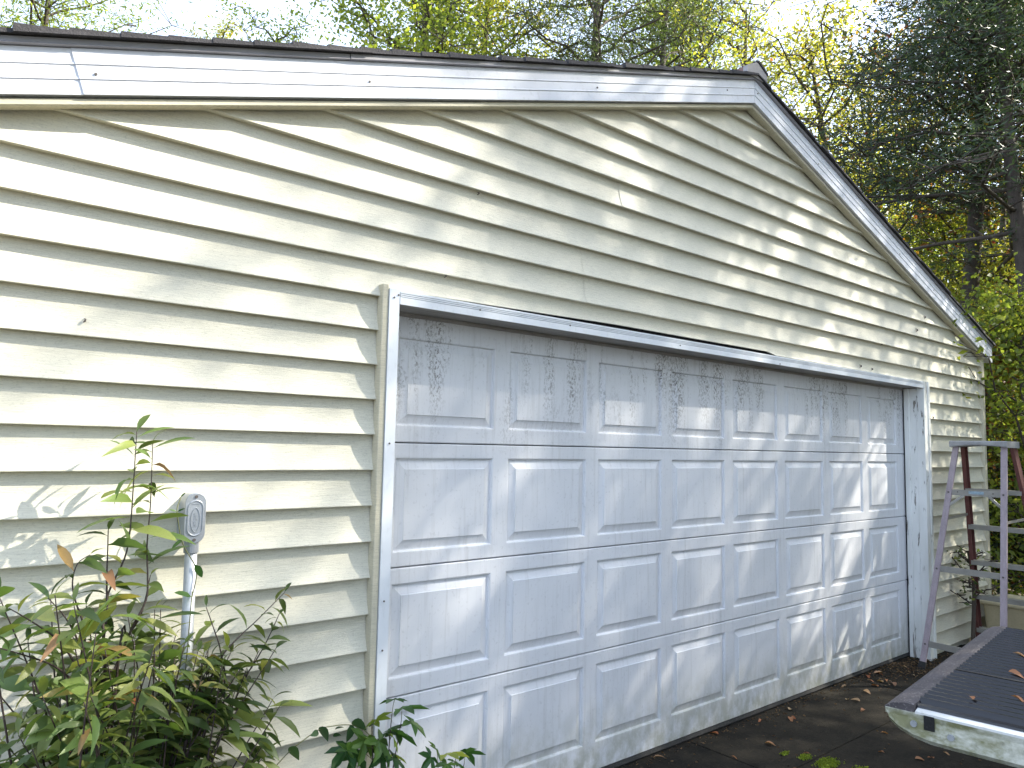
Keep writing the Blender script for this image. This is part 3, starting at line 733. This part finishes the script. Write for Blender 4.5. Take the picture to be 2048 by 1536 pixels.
for i, zz in enumerate((.18, .74, 1.33)):
    w_ = wn(zz)-.004; m = MB(); m.bar(lp(near(zz)+.006, -w_, zz), lp(near(zz)+.006, w_, zz), .012, .045)
    o = m.build('brace', M['alum'], lad)
    if i == 2:
        for s in (-1, 1): MB().bar(lp(near(zz)+.004, s*(w_-.10), zz-.02), lp(near(zz-.11)+.004, s*(wn(zz-.11)-.004), zz-.11), .008, .02).build('gusset', M['alum'], lad)
        MB().bar(lp(near(zz)-.0015, -.055, zz+.004), lp(near(zz)-.0015, .05, zz+.004), .002, .022).build('sticker', M['sticker'], lad)
        for b in (-.12, .13): c = lp(near(zz)-.0, b, zz+.004); MB().tube([c, c+Vector((-.004, 0, 0))], .005, 8).build('rivet', M['screw'], o)
for zz in (.17, .46, .75, 1.05, 1.35):
    w_ = wf(zz)-.01; m = MB(); m.bar(lp(far(zz), -w_, zz), lp(far(zz), w_, zz), .075, .006); m.bar(lp(far(zz)-.036, -w_, zz-.016), lp(far(zz)-.036, w_, zz-.016), .004, .036); m.bar(lp(far(zz)+.036, -w_, zz-.016), lp(far(zz)+.036, w_, zz-.016), .004, .036)
    m.build('step', M['alum'], lad)
m = MB(); n = 10; k = 8
for i in range(n+1):
    b = -.205+.41*i/n; e = abs(2*i/n-1); th = .040+.016*e**2
    top = H+.022; lo = top-th
    for a, z in ((-.115, lo+.006), (-.119, lo+.014), (-.119, top-.008), (-.110, top), (.120, top), (.128, top-.008), (.128, lo+.012), (.12, lo+.004)): m.v.append(tuple(lp(a, b, z)))
for i in range(n):
    for j in range(k): m.f.append((i*k+j, i*k+(j+1) % k, (i+1)*k+(j+1) % k, (i+1)*k+j))
m.f.append(tuple(range(k))); m.f.append(tuple(range(n*k, (n+1)*k)))
m.build('top_cap', M['cap'], lad)

# plank on the ground beyond the jamb, and the low tan wall by the side yard
MB().bar((5.52, -.22, GZ+.014), (6.12, .0-.05, GZ+.03), .13, .022).build('wood_plank', M['plank']); tag(bpy.data.objects['wood_plank'], 'short old board lying on the ground against the siding', 'plank')
tub = empty('storage_tub', (6.46, -.42, GZ), 'beige plastic storage tub standing behind the ladder at the garage corner', 'tub')
def frus(m, x0, x1, y0, y1, z0, z1, t):
    n = len(m.v); m.v += [(x0+t, y0+t, z0), (x1-t, y0+t, z0), (x1-t, y1-t, z0), (x0+t, y1-t, z0), (x0, y0, z1), (x1, y0, z1), (x1, y1, z1), (x0, y1, z1)]
    for f in ((0, 3, 2, 1), (4, 5, 6, 7), (0, 1, 5, 4), (1, 2, 6, 5), (2, 3, 7, 6), (3, 0, 4, 7)): m.f.append(tuple(n+i for i in f))
    return m
frus(MB(), 6.20, 6.72, -.80, -.06, GZ, .24, .025).build('body', M['tan'], tub, bevel=.02)
MB().box(6.185, 6.735, -.815, -.045, .225, .262).build('lid', M['tan'], tub, bevel=.012)

# ================================================================== pickup truck with lowered tailgate
TY = math.radians(7)
tk = empty('pickup_truck', (1.338, -1.363, GZ), 'white pickup truck with black lined tailgate lowered toward the garage', 'truck', None, TY)
def tl(x, y, z): # local: x across (0..1.55), y back-to-front (0 = tailgate edge, negative toward the cab), z above z=0 plane
    c, s = math.cos(TY), math.sin(TY); return (1.338+x*c-y*s, -1.363+x*s+y*c, z)
def tloc(m): m.v = [tl(*v) for v in m.v]; return m
TZ = .70; GWID = 1.55; GLEN = .56
# gate shell: rounded free end, curved sides
m = MB(); secs_ = []
def gsec(y):
    t = min(1, max(0, -y/.16)); th = .028+.075*math.sqrt(max(0, 1-(1-t)**2)); return th
ys = [0, -.012, -.04, -.08, -.13, -.2, -.35, -GLEN]
for y in ys:
    th = gsec(y)
    for x, z in ((0, TZ-.012), (0.004, TZ-.03), (.0, TZ-th+.015), (.014, TZ-th), (GWID-.014, TZ-th), (GWID, TZ-th+.015), (GWID-.004, TZ-.03), (GWID, TZ-.012)): m.v.append((x, y, z))
k = 8
for i in range(len(ys)-1):
    for j in range(k): m.f.append((i*k+j, i*k+(j+1) % k, (i+1)*k+(j+1) % k, (i+1)*k+j))
m.f.append(tuple(range(k))); m.f.append(tuple(range((len(ys)-1)*k, len(ys)*k)))
gate = tloc(m).build('tailgate', M['gate'], tk)
# ribbed liner: ribs run along the truck
m = MB(); nr = 30; x0, x1 = .05, GWID-.05; prof_ = [(x0-.022, TZ-.008), (x0-.018, TZ+.006), (x0, TZ+.010)]
for i in range(nr):
    a = x0+(x1-x0)*i/nr; b = (x1-x0)/nr
    prof_ += [(a+b*.08, TZ+.001), (a+b*.46, TZ+.001), (a+b*.56, TZ+.013), (a+b*.66, TZ+.021), (a+b*.80, TZ+.021), (a+b*.92, TZ+.013)]
prof_ += [(x1+.018, TZ+.006), (x1+.022, TZ-.008)]
m.prism(prof_, 'y', -.085, -GLEN+.02); tloc(m).build('liner', M['liner'], gate)
m = MB(); m.prism([(-.085, TZ+.012), (-.06, TZ+.013), (-.02, TZ+.004), (.004, TZ-.012), (.002, TZ-.024), (-.085, TZ-.01)], 'x', .006, GWID-.006); tloc(m).build('top_edge_cap', M['liner_cap'], gate)
m = MB(); m.prism([(0.0, TZ-.0125), (-.001, TZ-.0125), (-.001, TZ-.005), (.03, TZ-.001), (.03, TZ-.0125)], 'y', -.09, -GLEN); tloc(m).build('gate_lip', M['paint'], gate)
MB_ = MB(); MB_.box(-.003, .012, -.145, -.115, TZ-.055, TZ-.011); tloc(MB_).build('latch_slot', M['black'], gate)
for yy, zz in ((-.085, TZ-.045), (-.19, TZ-.06)):
    m = MB(); m.tube([(.004, yy, zz), (-.004, yy, zz)], .010, 12); tloc(m).build('bolt', M['galv'], gate)
m = MB(); m.box(.52, .535, -.09, -GLEN, TZ+.0215, TZ+.0235); tloc(m).build('liner_seam', M['black'], gate)
# bed, cab and wheels (to the right of the picture)
B0 = -GLEN-.02
for x in (-.12, GWID+.02):
    m = MB(); m.box(x, x+.10, B0-1.95, B0, .36, 1.16); tloc(m).build('bed_side', M['paint'], tk, bevel=.03)
m = MB(); m.box(0, GWID, B0-1.95, B0-.01, .62, .66); tloc(m).build('bed_floor', M['liner'], tk)
m = MB(); m.box(0, GWID, B0-1.98, B0-1.92, .62, 1.16); tloc(m).build('bed_front', M['paint'], tk)
m = MB(); m.box(-.1, GWID+.1, B0-.16, B0-.035, .28, .46); tloc(m).build('rear_bumper', M['rim'], tk, bevel=.02)
for x in (-.115, GWID+.015):
    m = MB(); m.box(x, x+.10, B0+.001, B0+.012, .72, 1.0); tloc(m).build('tail_lamp', M['tail'], tk)
C0 = B0-2.02
m = MB(); m.prism([(C0, .30), (C0, 1.1), (C0-.06, 1.66), (C0-.25, 1.72), (C0-1.15, 1.70), (C0-1.75, 1.16), (C0-2.7, 1.05), (C0-2.85, .85), (C0-2.85, .35)], 'x', -.12, GWID+.12); cabo = tloc(m).build('cab', M['paint'], tk, bevel=.03)
for x in (-.128, GWID+.122):
    m = MB(); m.prism([(C0-.14, 1.16), (C0-.19, 1.6), (C0-1.1, 1.6), (C0-1.5, 1.16)], 'x', x, x+.006); tloc(m).build('side_window', M['glass'], cabo)
m = MB(); m.v += [(.05, C0+.004-.005, 1.16), (GWID-.05, C0-.001, 1.16), (GWID-.1, C0-.048, 1.6), (.1, C0-.048, 1.6)]; m.f.append((0, 1, 2, 3)); m.v = [(x, y+.012, z) for x, y, z in m.v]; tloc(m).build('rear_window', M['glass'], cabo, fix=False)
for yy in (B0-1.0, C0-2.05):
    for x in (-.14, GWID-.08):
        m = MB(); c = [(x, yy, GZ+.36), (x+.03, yy, GZ+.36), (x+.19, yy, GZ+.36), (x+.22, yy, GZ+.36)]; m.tube(c, [.33, .36, .36, .33], 28); wh = tloc(m).build('wheel', M['tyre'], tk)
        m = MB(); m.tube([(x-.006, yy, GZ+.36), (x+.226, yy, GZ+.36)], .21, 20); tloc(m).build('rim', M['rim'], wh)

# ================================================================== trees
def tube_np(V, F, pts, rad, seg=6):
    n0 = sum(len(v) for v in V); pts = np.array(pts); a = None; rows = []
    for i in range(len(pts)):
        d = pts[min(i+1, len(pts)-1)]-pts[max(i-1, 0)]; d = d/np.linalg.norm(d)
        if a is None: a = np.cross(d, (0.31, .52, .79))
        a = a-d*a.dot(d); a /= np.linalg.norm(a); b = np.cross(d, a)
        t = np.arange(seg)*2*np.pi/seg; rows.append(pts[i]+rad[i]*(np.cos(t)[:, None]*a+np.sin(t)[:, None]*b))
    V.append(np.concatenate(rows))
    for i in range(len(pts)-1):
        for k in range(seg): q = n0+i*seg; F.append((q+k, q+(k+1) % seg, q+seg+(k+1) % seg, q+seg+k))
def leaves_mesh(name, cen, size, aspect, mat, flat=.3, droop=.2):
    n = len(cen); d = rng.normal(size=(n, 3)); d[:, 2] = d[:, 2]*(1-flat)-droop; d /= np.linalg.norm(d, axis=1)[:, None]
    q = rng.normal(size=(n, 3)); q[:, 2] *= (1-flat); s = np.cross(d, q); s /= np.linalg.norm(s, axis=1)[:, None]+1e-9
    sz = (size*rng.uniform(.6, 1.35, n))[:, None]
    nrm = np.cross(d, s)
    a = cen-d*sz*.5; b = cen+s*sz*aspect*.5+nrm*sz*.08; c = cen+d*sz*.5; e = cen-s*sz*aspect*.5+nrm*sz*.08
    V = np.stack([a, b, c, e], 1).reshape(-1, 3).astype(np.float32)
    me = bpy.data.meshes.new(name); me.vertices.add(4*n); me.vertices.foreach_set('co', V.ravel())
    me.loops.add(4*n); me.loops.foreach_set('vertex_index', np.arange(4*n, dtype=np.int32))
    me.polygons.add(n); me.polygons.foreach_set('loop_start', np.arange(0, 4*n, 4, dtype=np.int32)); me.polygons.foreach_set('loop_total', np.full(n, 4, dtype=np.int32))
    me.update(calc_edges=True); me.materials.append(mat); return me, n
def tree(name, label, cat, base, height, crown_lo, rad, leafmat, nleaf, leafsize, aspect=.55, lean=(0, 0), bark='bark', nbranch=26, conifer=False, clump=.35, trunk_r=None, group=None, twist=.25, mixmat=None):
    bx, by = base; t = empty(name, (bx, by, GZ), label, cat, group)
    V = []; F = []; n = 9; tr = trunk_r or height*.011+.03
    top = np.array([bx+lean[0], by+lean[1], GZ+height])
    ph = rng.uniform(0, 6, 2)
    def trunk(f): return np.array([bx+lean[0]*f+twist*math.sin(f*5+ph[0])*f, by+lean[1]*f+twist*math.sin(f*4+ph[1])*f, GZ-.1+(height+.1)*f])
    fs = np.linspace(0, .97, n); tube_np(V, F, [trunk(f) for f in fs], [tr*(1-f)**.8+.012 for f in fs], 9)
    tips = []
    for i in range(nbranch):
        f = crown_lo+(0.97-crown_lo)*((i+rng.random()*.8)/nbranch); p0 = trunk(f); g = (f-crown_lo)/(1-crown_lo)
        shape = (1-g)**.75*1.0+.08 if conifer else math.sin(math.pi*min(1, .16+g*.84))**.6
        L = rad*shape*rng.uniform(.6, 1.1); az = i*2.4+rng.uniform(-.5, .5)
        rise = rng.uniform(-.15, .3) if conifer else rng.uniform(.15, .9)
        d = np.array([math.cos(az), math.sin(az), rise]); pts = [p0]; m_ = 5
        for j in range(1, m_+1): pts.append(p0+d*L*j/m_+np.array([0, 0, (-.12 if conifer else .1)*L*(j/m_)**2])+rng.normal(size=3)*.05*L)
        br = tr*.30*(1-f*.6); tube_np(V, F, pts, [br*(1-.85*j/m_)+.005 for j in range(m_+1)], 5)
        for j in range(1, m_+1):
            for s in range(3 if j < m_ else 4):
                a2 = rng.uniform(0, 6.28); L2 = L*rng.uniform(.16, .42); d2 = np.array([math.cos(a2), math.sin(a2), rng.uniform(-.2, .6)])
                e = pts[j]+d2*L2; tube_np(V, F, [pts[j], (pts[j]+e)/2+rng.normal(size=3)*.03*L, e], [br*.22+.003, br*.15+.003, .003], 4); tips += [e, (pts[j]+e)/2, pts[j]*.3+e*.7]
    Vn = np.concatenate(V); me = bpy.data.meshes.new('trunk'); me.from_pydata(Vn.tolist(), [], F); me.polygons.foreach_set('use_smooth', [True]*len(F)); link('trunk', me, M[bark], t)
    tips = np.array(tips); w_ = rng.gamma(1.2, 1, len(tips)); w_ /= w_.sum()
    idx = rng.choice(len(tips), nleaf, p=w_); sd = clump*rng.uniform(.5, 1.2, len(tips))
    cen = tips[idx]+rng.normal(size=(nleaf, 3))*sd[idx][:, None]*np.array([1, 1, .38 if conifer else .75])
    me, k = leaves_mesh('crown', cen, leafsize, aspect, LF[leafmat], .1 if not conifer else .5)
    hue = rng.random(len(tips)); val = np.clip(hue[idx]*.6+rng.random(nleaf)*.4, 0, 1)
    at = me.attributes.new('rnd', 'FLOAT', 'FACE'); at.data.foreach_set('value', val.astype(np.float32))
    link('crown', me, None, t); return t
def bp(u, d): q = at_d(u, 768, d); return (q.x, q.y)
def hz_(u, v, d): return at_d(u, v, d).z-GZ
# behind the roof
tree('pine_tree', 'pine with yellow green needles over the left end of the roof', 'tree', bp(15, 20), hz_(40, -170, 20), .62, 3.0, 'green', 14000, .15, .22, nbranch=26, clump=.4)
tree('young_tree', 'wispy treetop just clearing the roof edge, the paler one', 'tree', bp(385, 21), hz_(385, 36, 21), .7, 1.1, 'yellow', 2500, .12, .3, nbranch=12, clump=.22)
tree('young_tree', 'thin treetop just clearing the roof edge beside the big green tree', 'tree', bp(520, 20), hz_(520, 42, 20), .7, 1.6, 'green', 3500, .10, .5, nbranch=14, clump=.25)
tree('broadleaf_tree', 'broad light green leafy tree behind the middle of the roof', 'tree', bp(840, 17), hz_(840, -260, 17), .40, 2.7, 'green', 24000, .11, .6, nbranch=48, clump=.36)
tree('broadleaf_tree', 'yellowish green leafy tree behind the roof beside the dark pines', 'tree', bp(960, 20), hz_(960, -220, 20), .40, 3.0, 'yellow', 19000, .12, .6, nbranch=34, clump=.36)
tree('pine_tree', 'dark green pine with bare trunk behind the roof, the straight one', 'tree', bp(1180, 16), hz_(1180, -300, 16), .42, 3.0, 'pine', 30000, .12, .16, nbranch=38, clump=.28)
tree('pine_tree', 'dark green pine with forked limbs behind the roof ridge', 'tree', bp(1300, 18), hz_(1320, -160, 18), .42, 3.2, 'pine', 22000, .13, .16, nbranch=34, clump=.3, lean=(1, 0))
tree('broadleaf_tree', 'green leafy tree rising right behind the roof peak', 'tree', bp(1370, 21), hz_(1370, -60, 21), .42, 3.0, 'green', 22000, .12, .55, nbranch=32, clump=.36)
tree('broadleaf_tree', 'sparse bare branched tree beyond the roof peak', 'tree', bp(1500, 17), hz_(1500, 0, 17), .45, 2.0, 'yellow', 5000, .085, .4, nbranch=26, clump=.3)
tree('broadleaf_tree', 'open yellow leaved tree beyond the right roof slope', 'tree', bp(1660, 14), hz_(1690, 50, 14), .35, 2.3, 'yellow', 10000, .085, .5, nbranch=38, clump=.28)
tree('broadleaf_tree', 'thin yellow tinged tree between the yellow tree and the cedar', 'tree', bp(1775, 16), hz_(1770, 90, 16), .3, 2.2, 'yellow', 6000, .09, .5, nbranch=30, clump=.3)
tree('cedar_tree', 'tall dark cedar with a leaning trunk beyond the right eave', 'tree', bp(1885, 11), hz_(1960, -280, 11), .50, 2.7, 'cedar', 38000, .085, .2, nbranch=38, clump=.30, conifer=True, lean=(.6, -.5))
tree('cedar_tree', 'second dark cedar with low boughs at the side yard', 'tree', bp(2075, 10), hz_(2060, -200, 10), .5, 2.4, 'cedar', 22000, .085, .2, nbranch=40, clump=.30, conifer=True)
tree('maple_tree', 'tree with red and orange leaves beyond the side yard', 'tree', bp(2010, 13.5), hz_(1990, -60, 13.5), .25, 2.8, 'autumn', 12000, .085, .65, nbranch=36, clump=.34)
tree('bare_tree', 'pale barked leaning tree among the side yard trees', 'tree', bp(2065, 11.8), hz_(1975, 120, 11.8), .6, 1.2, 'autumn', 1800, .07, .5, nbranch=14, clump=.25, bark='bark_pale', lean=(-.55, .25), trunk_r=.05)
# side yard bushes and understorey
for u, d, v, r, mt, n, lab in ((1935, 12.5, 430, 1.5, 'green', 14000, 'tall light green bush filling the gap under the cedar'), (2035, 11.5, 520, 1.6, 'yellow', 14000, 'yellow green bush behind the ladder'), (1990, 10.2, 700, 1.1, 'autumn', 9000, 'rusty leaved bush beyond the garage corner'),
                              (2090, 9.3, 600, 1.2, 'green', 12000, 'green bush at the outer edge of the side yard'), (1860, 15, 380, 1.8, 'yellow', 12000, 'yellow bush farther back beside the eave'), (2050, 10.2, 880, .9, 'cedar', 9000, 'low dark evergreen bush reaching toward the ladder')):
    tree('bush', lab, 'bush', bp(u, d), hz_(u, v, d), .08, r, mt, n, .065, .55, nbranch=26, clump=.24, trunk_r=.04)
for bx, by, h, lab in ((9.3, -1.9, 2.9, 'unseen evergreen bush added to dim the wall, by the side yard'), (10.2, -3.8, 3.2, 'unseen evergreen bush added to dim the wall, under the shade trees'), (9.2, -6.0, 2.8, 'unseen evergreen bush added to dim the wall, opposite the truck bed'), (8.0, -8.4, 3.0, 'unseen evergreen bush added to dim the wall, opposite the truck cab')):  # bushes out of view, added to darken the right side of the wall
    tree('sky_block_bush', lab, 'bush', (bx, by), h, .06, 1.35, 'cedar', 9000, .10, .5, nbranch=30, clump=.26, trunk_r=.05)
# small twig bush at the jamb foot, right of the door
tree('twig_bush', 'small twiggy weed against the siding behind the ladder', 'weed', (5.78, -.12), .85, .45, .2, 'shrub_s', 90, .05, .5, nbranch=12, clump=.04, trunk_r=.006, twist=.03)
# far wood closing the gaps low down at the right
cen = []
for i in range(70):
    u = rng.uniform(1450, 2300); d = rng.uniform(24, 34); v = rng.uniform(330, 950); q = at_d(u, v, d)
    cen.append(np.array(q[:])+rng.normal(size=(500, 3))*np.array([1.3, 1.3, 1.2]))
cen = np.concatenate(cen); cen = cen[cen[:, 2] > GZ]
me, k = leaves_mesh('far_wood', cen, .20, .6, LF['green'])
at = me.attributes.new('rnd', 'FLOAT', 'FACE'); at.data.foreach_set('value', rng.random(k).astype(np.float32))
tag(link('far_wood', me), 'far woodland of yellow green foliage beyond the yard', 'woodland', kind='stuff')
# trees on the sun's side of the drive that dapple the wall (to the right of the picture)
for bx, by, h, lo, r, n, lf, cl, mt, lab in ((9.0, -4.3, 10.5, .42, 3.0, 9000, .10, .20, 'green', 'leafy tree across the drive, nearest the truck'),
                                    (13.0, -6.0, 14.5, .45, 4.2, 9000, .12, .28, 'green', 'tall leafy tree across the drive behind the nearer one'),
                                    (10.2, -2.6, 6.2, .28, 2.0, 7500, .075, .13, 'cedar', 'evergreen at the drive edge beyond the ladder')):
    tree('shade_tree', lab, 'tree', (bx, by), h, lo, r, mt, n, lf, .6, nbranch=34, clump=cl)

for bx, by, h, lab in ((12.5, -12.0, 13, 'unseen tree added to block sky light, behind the evergreen bushes'), (8.0, -14.5, 15, 'unseen tree added to block sky light, well behind the truck'), (3.0, -16.0, 14, 'unseen tree added to block sky light, at the far end of the drive')):  # trees out of view, added to cut sky light from the front right
    tree('sky_block_tree', lab, 'tree', (bx, by), h, .15, 4.2, 'green', 9000, .34, .6, nbranch=34, clump=.6)

# ================================================================== small litter
leafm = [leaf_mesh('fallen_leaf', ovate, .3, .5, LF['dry']), leaf_mesh('fallen_leaf', lance2, .5, .9, LF['dry'])]
for i in range(70):
    if i < 26: u, v = rnd.gauss(1730, 60), rnd.gauss(1345, 12)
    else: u, v = rnd.uniform(1270, 1960), rnd.uniform(1345, 1560)
    p = at_z(u, v, GZ+.006)
    if p.y > DY-.02 or p.y < -2.5: continue
    o = put(rnd.choice(leafm), leaf_matrix(p, (rnd.uniform(-1, 1), rnd.uniform(-1, 1), rnd.uniform(-.05, .25)), rnd.uniform(.03, .07), rnd.uniform(-.4, .4), rnd.uniform(.7, 1.1)), None, 'fallen_leaf') if False else None
    me = rnd.choice(leafm); o = bpy.data.objects.new('fallen_leaf', me); COL.objects.link(o)
    o.matrix_world = leaf_matrix(p, (rnd.uniform(-1, 1), rnd.uniform(-1, 1), .12), rnd.uniform(.03, .07), rnd.uniform(-.3, .3), rnd.uniform(.7, 1.1))
    tag(o, 'dry fallen leaf lying on the dark drive', 'leaf', 'fallen leaves on the drive')
for i, (x, y, s) in enumerate(((.30, -.30, .07), (.34, -.36, .06), (.62, -.24, .055), (.78, -.33, .05), (.24, -.42, .05), (.95, -.2, .06), (.45, -.47, .06), (1.1, -.34, .05), (.16, -.22, .035), (.68, -.45, .06))):
    me = rnd.choice(leafm); o = bpy.data.objects.new('fallen_leaf', me); COL.objects.link(o)
    o.matrix_world = leaf_matrix(tl(x, y, TZ+.027), (rnd.uniform(-1, 1), rnd.uniform(-1, 1), .05), s, rnd.uniform(-.3, .3), .8)
    tag(o, 'dry fallen leaf lying on the ribbed tailgate liner', 'leaf', 'fallen leaves on the tailgate')
lc = []
for i in range(420):
    x = rng.uniform(.3, 5.1); y = DY-.012-abs(rng.normal())*.05; lc.append((x, y, GZ+.004))
for i in range(900): lc.append((rng.normal(4.85, .3), rng.normal(-.02, .10), GZ+.006+rng.random()*.008))
for i in range(700): lc.append((rng.uniform(.3, 5.8), rng.uniform(-2.4, .1), GZ+.003))
lc = np.array(lc); lc = lc[lc[:, 1] < DY-.012]; me, k = leaves_mesh('leaf_litter', lc, .018, .45, LF['litter'], .85, 0)
at = me.attributes.new('rnd', 'FLOAT', 'FACE'); at.data.foreach_set('value', rng.random(k).astype(np.float32)); tag(link('leaf_litter', me), 'fine brown leaf litter swept against the door foot', 'litter', kind='stuff')
# moss cushions in the slab joint
mc = []
for u, v, r, n in ((1655, 1528, .055, 1500), (1610, 1515, .03, 400), (1570, 1508, .02, 200), (1720, 1545, .05, 900)):
    p = at_z(u, v, GZ); q = rng.normal(size=(n, 3))*np.array([r, r*.55, .004])*.6; q[:, 2] = np.abs(q[:, 2])+.003; mc.append(np.array(p[:])+q)
mc = np.concatenate(mc); me, k = leaves_mesh('moss', mc, .012, .6, LF['moss'], -.5, -.3)
at = me.attributes.new('rnd', 'FLOAT', 'FACE'); at.data.foreach_set('value', rng.random(k).astype(np.float32)); tag(link('moss', me), 'bright green moss growing along the drive joint', 'moss', kind='stuff')
